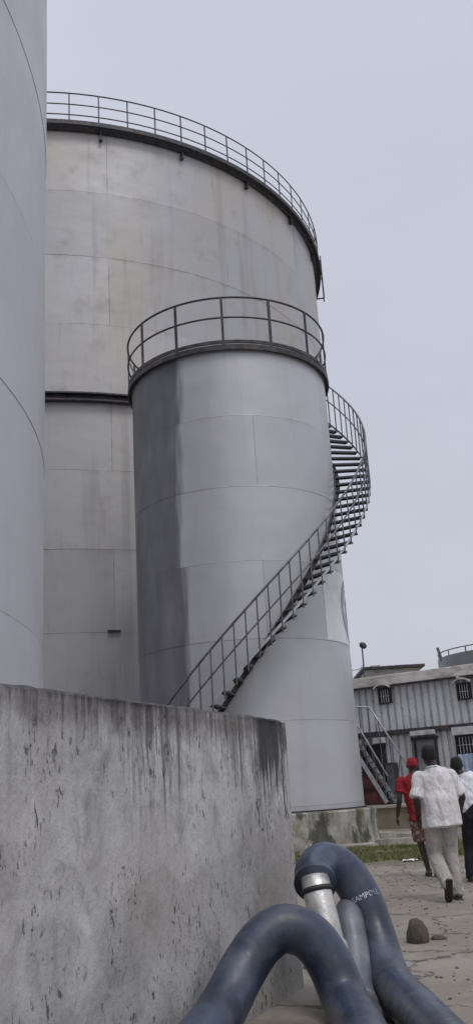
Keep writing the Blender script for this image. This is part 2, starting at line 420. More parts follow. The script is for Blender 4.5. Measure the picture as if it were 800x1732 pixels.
# stair
tz = lambda f: 4.25 + .0700 * f
hz = lambda f: 5.58 + .0718 * f
F0, F1, DF = -45.5, 131., 4.25
NT_ = int((F1 - F0) / DF) + 1
b = bmesh.new()   # inner stringer on the shell
nn = 90
def helix_plate(bm, r0, r1, zf, h0, h1, f0, f1, n=90):
    V = []
    for i in range(n + 1):
        f = f0 + (f1 - f0) * i / n
        V.append([bm.verts.new(pol(f, r, zf(f) + h)) for r, h in ((r0, h0), (r1, h0), (r1, h1), (r0, h1))])
    for A, B in zip(V, V[1:]):
        for k in range(4): bm.faces.new((A[k], A[(k + 1) % 4], B[(k + 1) % 4], B[k]))
    bm.faces.new(V[0][::-1]); bm.faces.new(V[-1])
helix_plate(b, SR + .03, SR + .05, tz, -.12, .10, F0 - 3, F1 + 2)
stair = obj('spiral_staircase', b, M_steel, sm)
t = bmesh.new()
ri, ro = SR + .055, 4.035; w = .125
box(t, (0, -(ri + ro) / 2, 0), (.215, ro - ri, .008))
box(t, (-.108, -(ri + ro) / 2, -.018), (.008, ro - ri, .042)); box(t, (.108, -(ri + ro) / 2, -.018), (.008, ro - ri, .042))
box(t, (.0, -ro + .004, -.018), (.206, .008, .034))
tread = None
pb = bmesh.new(); tube(pb, [(0, -4.055, -.07), (0, -4.055, 1.43)], .021, 6)
post = None
sb = bmesh.new(); helix_plate(sb, 4.045, 4.060, tz, .04, .13, F0 - 2, F1 + 1); obj('stringer', sb, M_lrail, stair)
for k in range(NT_):
    f = F0 + DF * k
    if tread is None:
        tread = obj('tread', t, M_tread, stair); post = obj('baluster', pb, M_rail, stair)
        T, P = tread, post
    else: T = dup(tread, stair); P = dup(post, stair)
    T.rotation_euler = (0, 0, R(f)); T.location = (0, 0, tz(f)); P.rotation_euler = (0, 0, R(f)); P.location = (0, 0, tz(f) + (hz(f) - tz(f) - 1.43))
for nm, dz, rr, mt in (('handrail', 0, .03, M_rail), ('mid_rail', -.62, .022, M_rail)):
    b = bmesh.new(); tube(b, [pol(f, 4.055, hz(f) + dz) for f in [F0 - 2 + (F1 - F0 + 3) * i / 110 for i in range(111)]], rr, 7); obj(nm, b, mt, stair, True)
plinth('concrete_plinth', 'short stained round concrete plinth under the staircase tank', SC, SR + .30, .86, M_pl, .03)
plate_pl = None

# near tank on the left
LC = (-11.343, 9.506, 0)
lt = thing('storage_tank', 'nearest pale blue grey tank filling the left edge of the view', 'storage tank', LC)
zs = [8.12 + 2.45 * k for k in range(5, -4, -1)] + [.55]
smooth_shell(obj('shell', shell_bm(9., zs, .006, 240), M_left, lt))
obj('roof', roof_bm(8.98, zs[0] - .03, .8), M_left, lt)
g = bmesh.new(); ring_rect(g, 8.98, 9.28, zs[0] + .08, zs[0] + .12); obj('rim_walkway', g, M_steel, lt)
guardrail(lt, 9.22, zs[0] + .12, (1.12, .6), [6 * k for k in range(60)], .05, .022, M_steel)
plinth('concrete_plinth', 'round concrete plinth under the nearest blue grey tank, behind the wall', LC, 9.2, .55, M_pl)

# ------------------------------------------------------------------ wall (local x along the wall, end at x=0)
WA = Vector((-1.09, 4.05, 0)); WB = Vector((.28, 7.27, 0)); wd = (WB - WA).normalized()
bm = bmesh.new(); L = 14.; nx = 560; prof = []
zsw = [0, .12, .3, .5, .7, .9, 1.1, 1.3, 1.5, 1.65, 1.76, 1.83, 1.87]
def wv(x, side, z):
    n_ = noise.noise(Vector((x * 1.3, z * 1.3, side * 5))) * .012 + noise.noise(Vector((x * 7, z * 7, side * 9))) * .004
    return (x, side * .11 + n_, z)
prev = None
for i in range(nx + 1):
    x = -L + L * i / nx; ring = []
    cr = 1.9 + .008 * noise.noise(Vector((x * 2.1, 0, 0))) + .007 * noise.noise(Vector((x * 9, 3, 0))) + .005 * noise.noise(Vector((x * 31, 5, 0))) - (.03 * max(0, 1 - abs(x) / .09)) 
    for z in zsw: ring.append(wv(x, -1, z))
    for a in (0, 30, 60, 90, 120, 150, 180):
        ring.append((x, -math.cos(R(a)) * .108 * 1.0 + .0, cr - .022 + .022 * math.sin(R(a)) + .004 * noise.noise(Vector((x * 15, a, 1)))))
    for z in reversed(zsw): ring.append(wv(x, 1, z))
    ring = [bm.verts.new(v) for v in ring]
    if prev:
        for a in range(len(ring) - 1): bm.faces.new((prev[a], prev[a + 1], ring[a + 1], ring[a]))
    else: bm.faces.new(ring)
    prev = ring
bm.faces.new(prev[::-1])
wl = obj('boundary_wall', bm, M_w, None, True)
wl.rotation_euler = (0, 0, math.atan2(wd.y, wd.x)); wl.location = WB - Vector((-wd.y, wd.x, 0)) * -.11
tag(wl, 'long mildew streaked concrete wall in the foreground, left of the hoses', 'wall')

# ------------------------------------------------------------------ hoses
def M_hose(name, c, c2):
    m = NT(name); o = m.obj()
    n = m.noise(o, 3., 6., .6); f = m.noise(o, 30., 5., .65)
    cc = m.mix(m.ramp(n, .35, .65), c, c2)
    cc = m.mix(m.math('MULTIPLY', m.ramp(m.noise(o, 7., 7., .7), .54, .74), .35), cc, tuple(min(1, x * 1.7 + .02) for x in c2))
    x, y, z = m.sep(o)[0:3]
    mud = m.math('MULTIPLY', m.ramp(z, .30, .04), m.ramp(m.noise(o, 9., 7., .7), .38, .6))
    cc = m.mix(m.math('MULTIPLY', mud, .8), cc, (.20, .175, .145))
    dust = m.noise(o, 2.2, 6., .65, .5)
    cc = m.mix(m.math('MULTIPLY', m.ramp(dust, .50, .70), .22), cc, (.22, .23, .25))
    return m.out(cc, m.math('ADD', m.ramp(f, .3, .7, .24, .36), m.math('MULTIPLY', m.ramp(dust, .45, .65), .16)), 0., m.bump(f, .2, .006), .5)
M_h1 = M_hose('blue_black_rubber', (.022, .030, .050), (.042, .060, .102))
M_h2 = M_hose('grey_rubber', (.10, .11, .135), (.16, .17, .20))
M_al = simple('scuffed_aluminium', (.62, .61, .58), .38, .65, .2, 8., .3, dirt=(.22, .19, .15), dirt_amt=.7)
M_blk = simple('black_rubber', (.02, .02, .022), .6)
M_txt = simple('worn_white_print', (.55, .56, .60), .6, 0, .3, 40., 0, dirt=(.08, .09, .13), dirt_amt=1.)
def hose(name, pts, r, mat, label, group='large rubber hoses by the wall', flare=None):
    P = spline(pts, 14); n = len(P)
    rr = [r] * n
    if flare:
        for i in range(6): rr[i] = r * (1 + flare * (1 - i / 6))
    bm = bmesh.new(); tube(bm, P, rr, 28)
    o = obj(name, bm, mat, None, True); tag(o, label, 'hose', group); return o, P
h1, P1 = hose('rubber_hose', [(.375, 6.50, .76), (.385, 6.62, .83), (.47, 6.76, .87), (.60, 6.80, .80), (.70, 6.76, .63), (.755, 6.68, .42), (.785, 6.52, .23), (.81, 6.25, .145), (.84, 5.7, .138), (.86, 5.0, .138), (.90, 3.9, .138)], .135, M_h1,
    'tallest dark blue rubber hose arch, clamped over a silver coupling, with white lettering', flare=.07)
h2, P2 = hose('rubber_hose', [(.57, 6.02, .11), (.575, 6.30, .16), (.59, 6.50, .34), (.588, 6.62, .50), (.62, 6.80, .54), (.68, 7.0, .42), (.70, 7.15, .22), (.60, 7.5, .10), (.4, 8.1, .10)], .10, M_h2,
    'lighter grey hose loop tucked inside the tallest hose arch beside the coupling')
h3, P3 = hose('rubber_hose', [(-.55, 4.2, .138), (-.42, 4.9, .14), (-.26, 5.5, .22), (-.12, 5.72, .40), (.0, 5.80, .53), (.13, 5.84, .585), (.28, 5.86, .53), (.385, 5.84, .38), (.45, 5.74, .2), (.49, 5.45, .14), (.48, 4.9, .138), (.46, 4.0, .138)], .135, M_h1,
    'nearest dark blue rubber hose, a low arch in front of the wall at the bottom')
cp = thing('hose_coupling', 'silver aluminium coupling with a black clamp ring, hanging from the tallest hose', 'coupling', (.40, 6.42, .45))
b = bmesh.new()
cpP = [Vector((.375, 6.50, .80)), Vector((.38, 6.47, .72)), Vector((.40, 6.42, .60)), Vector((.415, 6.38, .48)), Vector((.425, 6.36, .42)), Vector((.43, 6.34, .40)), Vector((.435, 6.32, .32)), Vector((.44, 6.30, .2))]
off = Vector((.40, 6.42, .45))
tube(b, [p - off for p in cpP], [.094, .096, .096, .098, .098, .112, .112, .112], 28); obj('barrel', b, M_al, cp, True)
b = bmesh.new(); tube(b, [Vector((.379, 6.475, .735)) - off, Vector((.383, 6.466, .705)) - off], .106, 28); obj('clamp_ring', b, M_blk, cp, True)
h4, P4 = hose('rubber_hose', [(.44, 6.30, .22), (.45, 6.26, .15), (.48, 6.1, .105), (.55, 5.75, .10)], .11, M_h2, 'short grey hose end lying under the silver coupling')
# lettering wrapped across the hose
def wrap_text(txt, P, i0, rad, size, ang0, parent, mat):
    cu = bpy.data.curves.new('lettering', 'FONT'); cu.body = txt; cu.size = size; cu.align_x = 'CENTER'; cu.resolution_u = 2
    to = bpy.data.objects.new('tmp', cu); col.objects.link(to)
    bpy.context.view_layer.update()
    me = bpy.data.meshes.new_from_object(to.evaluated_get(bpy.context.evaluated_depsgraph_get()))
    bpy.data.objects.remove(to)
    bm = bmesh.new(); bm.from_mesh(me); bmesh.ops.triangulate(bm, faces=bm.faces)
    bmesh.ops.subdivide_edges(bm, edges=bm.edges, cuts=1)
    p = P[i0]; d = (P[i0 + 1] - P[i0 - 1]).normalized()
    cam = Vector((0, 0, 1.35)); toc = (cam - p); toc -= d * toc.dot(d); toc.normalize()
    side = d.cross(toc).normalized()
    for v in bm.verts:
        a = v.co.x / rad + ang0
        v.co = p - d * v.co.y + (toc * math.cos(a) - side * math.sin(a)) * (rad + .002) 
    o = obj('lettering', bm, mat, parent); return o

# ------------------------------------------------------------------ worn stone
def rock(name, c, s, seed, mat, label, cat='stone', group=None):
    bm = bmesh.new(); bmesh.ops.create_icosphere(bm, subdivisions=4, radius=1.)
    for v in bm.verts:
        d = v.co.normalized(); k = 1 + .13 * noise.noise(d * 1.4 + Vector((seed, 0, 0))) + .07 * noise.noise(d * 5 + Vector((0, seed, 0)))
        v.co = Vector((d.x * s[0], d.y * s[1], d.z * s[2])) * k
    o = obj(name, bm, mat, None, True); o.location = c; tag(o, label, cat, group); return o
M_rock = simple('brown_stone', (.085, .072, .052), .9, 0, .35, 9., .8, stretch=(2.5, 2.5, .7), dirt=(.05, .04, .035))
rock('stone', (1.395, 8.95, .05), (.095, .12, .155), 1.9, M_rock, 'upright dark brown stone on the yard right of the hoses')
rock('stone', (1.60, 9.05, .0), (.08, .07, .035), 5.7, M_rock, 'small flat stone on the ground right of the upright brown stone')

# rubble ledge and grass
slabs = [((2.2, 22.7), (1.5, .55, .10), .2, 'long pale broken slab lying against the small plinth'), ((3.35, 23.4), (1.1, .7, .13), .55, 'tilted broken concrete slab right of the small plinth'),
         ((3.0, 25.4), (1.3, .8, .22), .1, 'thick broken slab behind the others near the tan platform'), ((1.1, 22.3), (1.0, .5, .09), -.1, 'flat broken slab behind the tallest hose'), ((4.2, 26.3), (1.2, .9, .12), .4, 'farthest broken slab below the tan platform wall')]
for i, ((x, y), s, rz, lb) in enumerate(slabs):
    bm = bmesh.new(); n = 13; V0 = []; V1 = []
    for k in range(n):
        a = 2 * PI * k / n; q = .5 * (1 + .28 * noise.noise(Vector((math.cos(a) * 1.3 + i * 9, math.sin(a) * 1.3, 0))))
        V0.append(bm.verts.new((math.cos(a) * s[0] * q * 1.1, math.sin(a) * s[1] * q * 1.1, -.03))); V1.append(bm.verts.new((math.cos(a) * s[0] * q, math.sin(a) * s[1] * q, s[2] + .03 * noise.noise(Vector((a, i, 0))))))
    for k in range(n): bm.faces.new((V0[k], V0[(k + 1) % n], V1[(k + 1) % n], V1[k]))
    bm.faces.new(V1)
    o = obj('broken_slab', bm, M_rubble); o.location = (x, y, 0); o.rotation_euler = (R(2 * (-1) ** i), R(1.5), rz); tag(o, lb, 'rubble', 'broken slabs by the plinth')
bm = bmesh.new()
for i in range(52000):
    x = random.uniform(.4, 4.9); y = random.uniform(16.8, 24.4)
    k = noise.noise(Vector((x * 1.1, y * .55, 3)))
    cen = 1 - abs((y - 20.4 - .25 * (x - 2.4)) / 3.2)
    if k + cen * .9 < .30 + random.random() * .2: continue
    h = random.uniform(.02, .075) * (1.2 + k); a = random.uniform(0, 2 * PI); w = random.uniform(.006, .014)
    dx, dy = math.cos(a) * w, math.sin(a) * w; lx, ly = random.gauss(0, .03), random.gauss(0, .03)
    v = [bm.verts.new(q) for q in ((x - dx, y - dy, 0), (x + dx, y + dy, 0), (x + dx * .6 + lx * .5, y + dy * .6 + ly * .5, h * .6), (x + lx, y + ly, h))]
    bm.faces.new(v)
tag(obj('grass', bm, M_grass), 'short yellow green grass patch in front of the small plinth', 'grass', kind='stuff')
bm = bmesh.new()
for i in range(1500):
    x = random.uniform(.9, 5.5); y = random.uniform(6.5, 27); s = random.uniform(.006, .022)
    bmesh.ops.create_icosphere(bm, subdivisions=1, radius=s, matrix=Matrix.Translation((x, y, s * .4)) @ Matrix.Rotation(random.random() * 6, 4, 'Z') @ Matrix.Diagonal((1, .7, .6, 1)))
tag(obj('pebbles', bm, simple('pebble_stone', (.24, .22, .195), .9, 0, .4, 3.)), 'loose pebbles scattered over the yard', 'pebbles', kind='stuff')
bm = bmesh.new(); bmesh.ops.create_grid(bm, x_segments=6, y_segments=4, size=.5)
for v in bm.verts: v.co = Vector((v.co.x * .26, v.co.y * .2, .03 + .03 * noise.noise(v.co * 5)))
bmesh.ops.solidify(bm, geom=bm.faces, thickness=.006)
o = obj('litter', bm, simple('white_plastic', (.75, .75, .73), .5)); o.location = (2.82, 18.0, .0); tag(o, 'crumpled scrap of white plastic on the ground by the grass', 'litter')

# ------------------------------------------------------------------ container-clad building
BA = math.atan2(-.544, .839)
M_clad = None
def M_corr():
    m = NT('weathered_corrugated_steel'); o = m.obj(); x, y, z = m.sep(o)[0:3]
    n = m.noise(m.map(o, (1., 1., .5)), 1.3, 6., .6); s = m.noise(m.map(o, (5., 1., 1.1), (3, 0, 0)), 1., 6., .65); f = m.noise(o, 12., 5.)
    c = m.mix(m.ramp(n, .35, .65), (.62, .63, .67), (.76, .77, .80))
    c = m.mix(m.math('MULTIPLY', m.ramp(s, .50, .68), .42), c, (.26, .24, .24))
    c = m.mix(m.math('MULTIPLY', m.math('MULTIPLY', m.ramp(z, 3.2, 2.0), m.ramp(n, .4, .6)), .45), c, (.26, .25, .19))
    c = m.mix(m.math('MULTIPLY', m.ramp(f, .56, .70), .5), c, (.20, .13, .10))
    return m.out(c, .6, .15, m.bump(f, .25, .01))
M_clad = M_corr()
M_fasc = simple('weathered_fascia', (.60, .57, .55), .8, 0, .25, 1.6, .3, dirt=(.30, .27, .25), dirt_amt=.8, stretch=(1, 1, 2.5))
M_dark = simple('dark_interior', (.02, .02, .024), .5)
M_glass = simple('dark_window_glass', (.035, .037, .045), .12, 0, .2, 2., 0)
M_frame = simple('black_window_frame', (.025, .025, .032), .5)
M_whitef = simple('pale_hood_paint', (.55, .55, .56), .6, 0, .2, 4., dirt=(.3, .27, .25))
M_tan = simple('tan_render', (.25, .215, .155), .9, 0, .2, 1.2, .4, dirt=(.15, .135, .09), dirt_amt=.7)
M_tantop = simple('pale_slab_edge', (.45, .40, .34), .85, 0, .2, 3., .3)
M_red = simple('dull_red_steel', (.13, .040, .038), .6, 0, .4, 4., dirt=(.05, .03, .03))
bd = thing('warehouse_building', 'two storey corrugated grey building with barred windows, right of the tanks', 'building', (4.08, 34, 0), BA)
def corrugated(z0, z1, u0, u1, pitch=.27, depth=.10, y0=0.):
    bm = bmesh.new(); pts = []; u = u0; k = 0
    while u < u1:
        pts += [(u, y0), (u + pitch * .58, y0), (u + pitch * .66, y0 + depth), (u + pitch * .88, y0 + depth)]; u += pitch
    V = [[bm.verts.new((a, b, z)) for z in (z0, z1)] for a, b in pts]
    for A, B in zip(V, V[1:]): bm.faces.new((A[0], B[0], B[1], A[1]))
    return bm
U0, U1 = -1.0, 9.5
b = corrugated(3.26, 4.90, U0, U1)
obj('upper_cladding', b, M_clad, bd); obj('lower_cladding', corrugated(.76, 3.07, U0, U1, .27, .10, .0), M_clad, bd)
b = bmesh.new(); box(b, ((U0 + U1) / 2, 2.78, 2.85), (U1 - U0 - .02, 5.3, 4.2)); obj('wall', b, M_clad, bd)
b = bmesh.new(); box(b, ((U0 + U1) / 2 - .02, 2.55, 5.01), (U1 - U0 + .3, 5.7, .36), bev=.02); obj('roof', b, M_fasc, bd)
b = bmesh.new(); box(b, ((U0 + U1) / 2, -.06, 3.165), (U1 - U0, .16, .17)); obj('floor_beam', b, M_steel, bd)
b = bmesh.new(); box(b, ((U0 + U1) / 2, -.22, 4.80), (U1 - U0, .10, .06)); obj('gutter', b, M_steel, bd)
b = bmesh.new(); box(b, (U0 + .12, -.06, 2.8), (.14, .14, 4.0)); obj('corner_post', b, M_steel, bd)
def window(u0, u1, z0, z1, hood='arch', bars=4):
    uc, zc, w, h = (u0 + u1) / 2, (z0 + z1) / 2, u1 - u0, z1 - z0
    f = bmesh.new(); t = .05
    for a in (u0, u1): box(f, (a, -.06, zc), (t, .12, h + t))
    for z in (z0, z1): box(f, (uc, -.06, z), (w - t - .002, .11, t))
    fr = obj('window', f, M_frame, bd)
    g_ = bmesh.new(); box(g_, (uc, -.02, zc), (w - t, .02, h - t)); obj('pane', g_, M_glass, fr)
    p = bmesh.new()
    for k in range(bars): box(p, (u0 + w * (k + 1) / (bars + 1), -.09, zc), (.018, .018, h - t))
    box(p, (uc, -.075, zc), (w - t, .012, .018)); obj('bars', p, M_whitef, fr)
    if hood == 'arch':
        hb = bmesh.new(); V = []
        for i in range(13):
            a = i / 12; x = u0 - .1 + (w + .2) * a; z = z1 + .06 + .13 * math.sin(PI * a)
            V.append([hb.verts.new(q) for q in ((x, .03, z + .09), (x, -.32, z), (x, -.32, z - .05), (x, .03, z + .03))])
        for A, B in zip(V, V[1:]):
            for k in range(4): hb.faces.new((A[k], A[(k + 1) % 4], B[(k + 1) % 4], B[k]))
        hb.faces.new(V[0]); hb.faces.new(V[-1][::-1])
        obj('hood', hb, M_whitef, fr)
    else:
        hb = bmesh.new(); box(hb, (uc + .1, -.13, z1 + .17), (w + .35, .22, .26), bev=.01); obj('hood', hb, M_whitef, fr)
    return fr
window(.86, 1.30, 4.22, 4.72); window(3.82, 4.27, 4.06, 4.58); window(6.4, 6.85, 4.1, 4.6)
window(3.55, 4.35, 2.25, 2.84, 'box', 6); window(6.2, 7.0, 2.2, 2.84, 'box', 6)
def door(u0, u1, z0, z1, mat, awn=True):
    f = bmesh.new()
    box(f, (u0, -.05, (z0 + z1) / 2), (.07, .12, z1 - z0)); box(f, (u1, -.05, (z0 + z1) / 2), (.07, .12, z1 - z0)); box(f, ((u0 + u1) / 2, -.07, z1 + .02), (u1 - u0 + .2, .16, .09))
    fr = obj('door', f, M_frame, bd)
    p = bmesh.new(); box(p, ((u0 + u1) / 2, -.02, (z0 + z1) / 2), (u1 - u0 - .07, .03, z1 - z0 - .02))
    obj('door_leaf', p, mat, fr)
    p = bmesh.new(); box(p, (u1 - .12, -.05, z0 + 1.0), (.03, .03, .14)); obj('handle', p, M_lrail, fr)
    if awn:
        a = bmesh.new(); box(a, ((u0 + u1) / 2, -.16, z1 + .20), (u1 - u0 + .1, .28, .16), bev=.01); obj('awning', a, M_whitef, fr)
door(2.02, 2.80, .77, 2.86, simple('grey_door', (.20, .21, .23), .6, 0, .3, 2.))
door(-.05, .80, .77, 2.75, M_dark, False)
b = bmesh.new(); box(b, (.72, -.14, 2.93), (.42, .24, .20), bev=.01); obj('awning', b, M_whitef, bd)
b = bmesh.new(); cyl(b, (4.0, -.42, 4.74), .05, .07, .09, 16); obj('eave_lamp', b, M_whitef, bd)
# platform in front of the building
pf = thing('loading_platform', 'low tan rendered platform wall below the corrugated building', 'platform', (4.08, 34, 0), BA)
b = bmesh.new(); box(b, (4.2, -.9, .33), (10.6, 1.75, .66)); obj('retaining_wall', b, M_tan, pf)
b = bmesh.new(); box(b, (4.2, -.91, .71), (10.7, 1.86, .09), bev=.01); obj('slab', b, M_tantop, pf)
# outside stair
es = thing('outside_staircase', 'steep steel staircase with pale rails climbing left to the upper floor of the building', 'staircase', (4.08, 34, 0), BA)
A1, B1 = Vector((-.35, 0, 4.12)), Vector((2.30, 0, .82))     # along the stair stringer, dz per du
sl = (2.69 - .87) / (.43 - 1.48)
def line_pt(u, z0, u0): return z0 + sl * (u - u0)
for yy, nm in ((-1.70, 'stringer'), (-1.0, 'stringer')):
    b = bmesh.new(); bar(b, (-.1, yy, line_pt(-.1, 2.69, .43)), (1.50, yy, line_pt(1.50, 2.69, .43)), .04, .13); obj(nm, b, M_lrail, es)
for yy in (-1.70, -1.0):
    b = bmesh.new(); s2 = (3.92 - 1.68) / (.41 - 1.62)
    tube(b, [(-.7, yy, 4.15), (.16, yy, 4.15 if yy > -1.5 else 4.18), (.41 if yy < -1.5 else .87, yy, 3.92 if yy < -1.5 else 4.05), (1.62 if yy < -1.5 else 2.06, yy, 1.68 if yy < -1.5 else 2.0)], .032, 8); hr = obj('handrail', b, M_lrail, es, True)
    for k in range(5):
        u = .3 + k * .3 if yy < -1.5 else .45 + k * .35
        zt = (3.92 + (u - .41) * -1.85) if yy < -1.5 else (4.05 + (u - .87) * -1.72)
        zb = line_pt(min(u, 1.5), 2.69, .43)
        p = bmesh.new(); tube(p, [(u, yy, min(zt, 4.1)), (min(u, 1.5), yy, zb)], .018, 6); obj('baluster', p, M_rail, es)
for k in range(13):
    z = .98 + k * .2; u = .43 + (z - 2.69) / sl
    p = bmesh.new(); box(p, (u + .02, -1.35, z), (.2, .62, .03)); obj('tread', p, M_tread, es)
p = bmesh.new(); box(p, (-.5, -.85, 3.2), (1.0, 1.8, .08)); obj('landing', p, M_steel, es)
for u, y in ((-.9, -1.7), (.0, -1.7)):
    p = bmesh.new(); box(p, (u, y, 1.96), (.08, .08, 2.4)); obj('leg', p, M_steel, es)
# dull red gate with a dark frame under the stair
gt = thing('steel_gate', 'dull red steel gate in a dark frame under the outside staircase', 'gate', (4.08, 34, 0), BA)
b = bmesh.new(); box(b, (.42, -.55, 1.3), (1.0, .05, 1.0)); obj('panel', b, M_red, gt)
b = bmesh.new()
for u in (-.12, .95): box(b, (u, -.58, 1.38), (.07, .07, 1.2))
box(b, (.42, -.60, 1.86), (1.25, .09, .07)); box(b, (.42, -.60, 1.30), (1.0, .06, .04)); obj('frame', b, M_frame, gt)
# clutter under stair
cl = thing('equipment_box', 'dark metal equipment cabinet standing behind the outside staircase', 'cabinet', (4.08, 34, 0), BA)
b = bmesh.new(); box(b, (1.2, -.38, 1.45), (.34, .36, 1.36), bev=.02); obj('cabinet_body', b, M_steel, cl)
b = bmesh.new(); box(b, (1.2, -.575, 1.5), (.26, .02, 1.1)); obj('cabinet_door', b, simple('grey_cabinet', (.12, .13, .15), .5), cl)
# hanging cloths
def cloth(c, w, h, mat, label, seed):
    bm = bmesh.new(); bmesh.ops.create_grid(bm, x_segments=24, y_segments=16, size=.5)
    for v in bm.verts:
        x, y = v.co.x, v.co.y
        v.co = Vector((x * w, .045 * math.sin(x * 21 + seed) * (.6 - y) + .02 * noise.noise(Vector((x * 5, y * 4, seed))), y * h))
    bmesh.ops.solidify(bm, geom=bm.faces, thickness=.004)
    o = obj('hanging_cloth', bm, mat, None, True)
    cc, ss = math.cos(BA), math.sin(BA); u, off = c[0], c[1]
    o.location = (4.08 + u * cc - off * ss, 34 + u * ss + off * cc, c[2]); o.rotation_euler = (0, 0, BA)
    tag(o, label, 'cloth', 'cloths hung on the building'); return o
cloth((3.92, -.24, 1.82), .62, .85, simple('light_blue_cloth', (.36, .45, .60), .8, 0, .12), 'light blue cloth hanging below the lower barred window', 1.)
cloth((4.35, -.34, 1.90), .34, 1.0, simple('navy_cloth', (.025, .04, .13), .8, 0, .2), 'navy blue cloth hanging at the right edge of the view', 3.)

# floodlight on the roof
fl = thing('floodlight', 'small round floodlight on a thin pole above the left end of the roof', 'floodlight', (4.42, 34.35, 5.19))
b = bmesh.new(); tube(b, [(0, 0, 0), (.01, 0, 1.2)], .028, 8); obj('pole', b, M_rail, fl)
b = bmesh.new(); bmesh.ops.create_uvsphere(b, u_segments=20, v_segments=12, radius=.15, matrix=Matrix.Translation((.05, -.02, 1.30)) @ Matrix.Rotation(R(35), 4, 'Y') @ Matrix.Diagonal((1, .8, .8, 1))); obj('lamp_head', b, M_steel, fl, True)
b = bmesh.new(); tube(b, spline([(-1.2, 0, .9), (-.7, 0, .45), (-.2, 0, .42), (0, 0, .6)], 6), .012, 5); obj('cable', b, M_steel, fl)

# far structures over the roofline
fr_ = thing('low_roof', 'low distant grey roof showing left above the corrugated building', 'building', (9.2, 60, -.62))
b = bmesh.new(); box(b, (0, 0, 4.5), (3.4, 5, 9.0)); obj('wall', b, M_fasc, fr_)
b = bmesh.new(); box(b, (0, -.2, 9.08), (3.9, 5.6, .15)); obj('roof', b, M_steel, fr_)
b = bmesh.new(); box(b, (-.9, -1, 9.3), (.6, .6, .28)); box(b, (.8, -1, 9.27), (.9, .6, .22)); obj('roof_vent', b, M_fasc, fr_)
ft = thing('storage_tank', 'distant grey tank with rooftop stubs showing above the right end of the roof', 'storage tank', (17.3, 60, -.25))
smooth_shell(obj('shell', shell_bm(4.6, [9.4, 7., 4.6, 2.2, 0], .006, 64), tank_paint('far_tank_paint', (.27, .28, .30), (.26, .26, .26), 2.4, 9.4, 4.6, 5., 2., line=.3), ft)); obj('roof', roof_bm(4.6, 9.38, .5), M_fasc, ft)
guardrail(ft, 4.55, 9.4, (.34, .33), [20 * k - 90 for k in range(18)], .07, .03, M_rail)
p = bmesh.new(); box(p, (-4.6, -.4, 9.6), (.16, .16, 1.0), rot=Matrix.Rotation(R(-12), 3, 'Y')); obj('vent_stub', p, M_rail, ft)

# ------------------------------------------------------------------ people
M_skin = simple('dark_brown_skin', (.040, .023, .016), .45, 0, .15, 8., .05)
M_hair = simple('black_hair', (.010, .010, .011), .85, 0, .3, 40., .6)
def M_cloth(name, c, c2):
    m = NT(name); o = m.obj()
    n = m.noise(m.map(o, (5., 5., 2.2)), 1., 5., .6, 1.2); n2 = m.noise(m.map(o, (16., 16., 7.)), 1., 4., .6, .8)
    return m.out(m.mix(m.ramp(n, .4, .65), c, c2), .88, 0., m.bump(m.math('ADD', n, m.math('MULTIPLY', n2, .35)), .9, .07), .2)
M_shirt = M_cloth('white_shirt_cloth', (.74, .73, .75), (.62, .60, .60))
M_shirt2 = M_cloth('bright_white_shirt', (.78, .79, .83), (.70, .70, .75))
M_trous = M_cloth('light_beige_trousers', (.43, .40, .38), (.33, .30, .285))
M_black = simple('black_trousers', (.012, .013, .020), .9, 0, .3, 6., .1)
M_redc = M_cloth('red_cloth', (.33, .028, .035), (.22, .022, .03))
M_shoe = simple('dark_shoe_leather', (.022, .018, .016), .55, 0, .3, 8.)
def M_print():
    m = NT('patterned_shorts'); o = m.obj(); v = m.add('ShaderNodeTexVoronoi'); m.l.new(o, v.inputs['Vector']); v.inputs['Scale'].default_value = 22.
    c = m.mix(m.ramp(v.outputs['Distance'], .30, .55), (.34, .29, .26), (.17, .085, .08)); return m.out(c, .9)
M_pat = M_print()

def ell_loft(bm, rings, seg=20, up=(0, 1, 0), fold=0., fk=7, fph=0.):
    """rings: (centre, rx, ry, [dir]) stacked; the ring plane is normal to the path, rx is sideways, ry front-back"""
    if fold:
        sub = 6; K = [Vector(r[0]) for r in rings]; SP = spline(K, sub); RA = spline([(r[1], r[2], 0) for r in rings], sub); rings = [(c_, q_.x, q_.y) for c_, q_ in zip(SP, RA)]
    C = [Vector(r[0]) for r in rings]; n = len(C); out = []
    for i, r in enumerate(rings):
        d = (C[min(i + 1, n - 1)] - C[max(i - 1, 0)]).normalized()
        f = Vector(up); f = (f - d * f.dot(d))
        if f.length < .05: f = Vector((0, 0, 1)) - d * d.z
        f.normalize(); s = d.cross(f).normalized()
        fa = fold * (1 - .75 * i / max(1, n - 1))
        out.append([bm.verts.new(C[i] + (s * math.cos(a) * r[1] + f * math.sin(a) * r[2]) * (1 + fa * math.sin(fk * a + fph + .10 * i) + .5 * fa * math.sin((fk * 2 - 3) * a - .16 * i))) for a in [2 * PI * k / seg for k in range(seg)]])
    for A, B in zip(out, out[1:]):
        for k in range(seg): bm.faces.new((A[k], A[(k + 1) % seg], B[(k + 1) % seg], B[k]))
    for ring, c, e in ((out[0], C[0], C[0] - C[1]), (out[-1], C[-1], C[-1] - C[-2])):
        tip = bm.verts.new(c + e.normalized() * min(rings[0][1], rings[-1][1]) * .35)
        for k in range(seg): bm.faces.new((ring[k], ring[(k + 1) % seg], tip))
def limb(bm, pts, rad, seg=16, flat=1.):
    P = spline(pts, 6); n = len(P); m = len(pts) - 1; rr = []
    for i in range(n):
        t = i / (n - 1) * m; k = min(int(t), m - 1); t -= k; rr.append(rad[k] * (1 - t) + rad[k + 1] * t)
    ell_loft(bm, [(p, r, r * flat) for p, r in zip(P, rr)], seg)
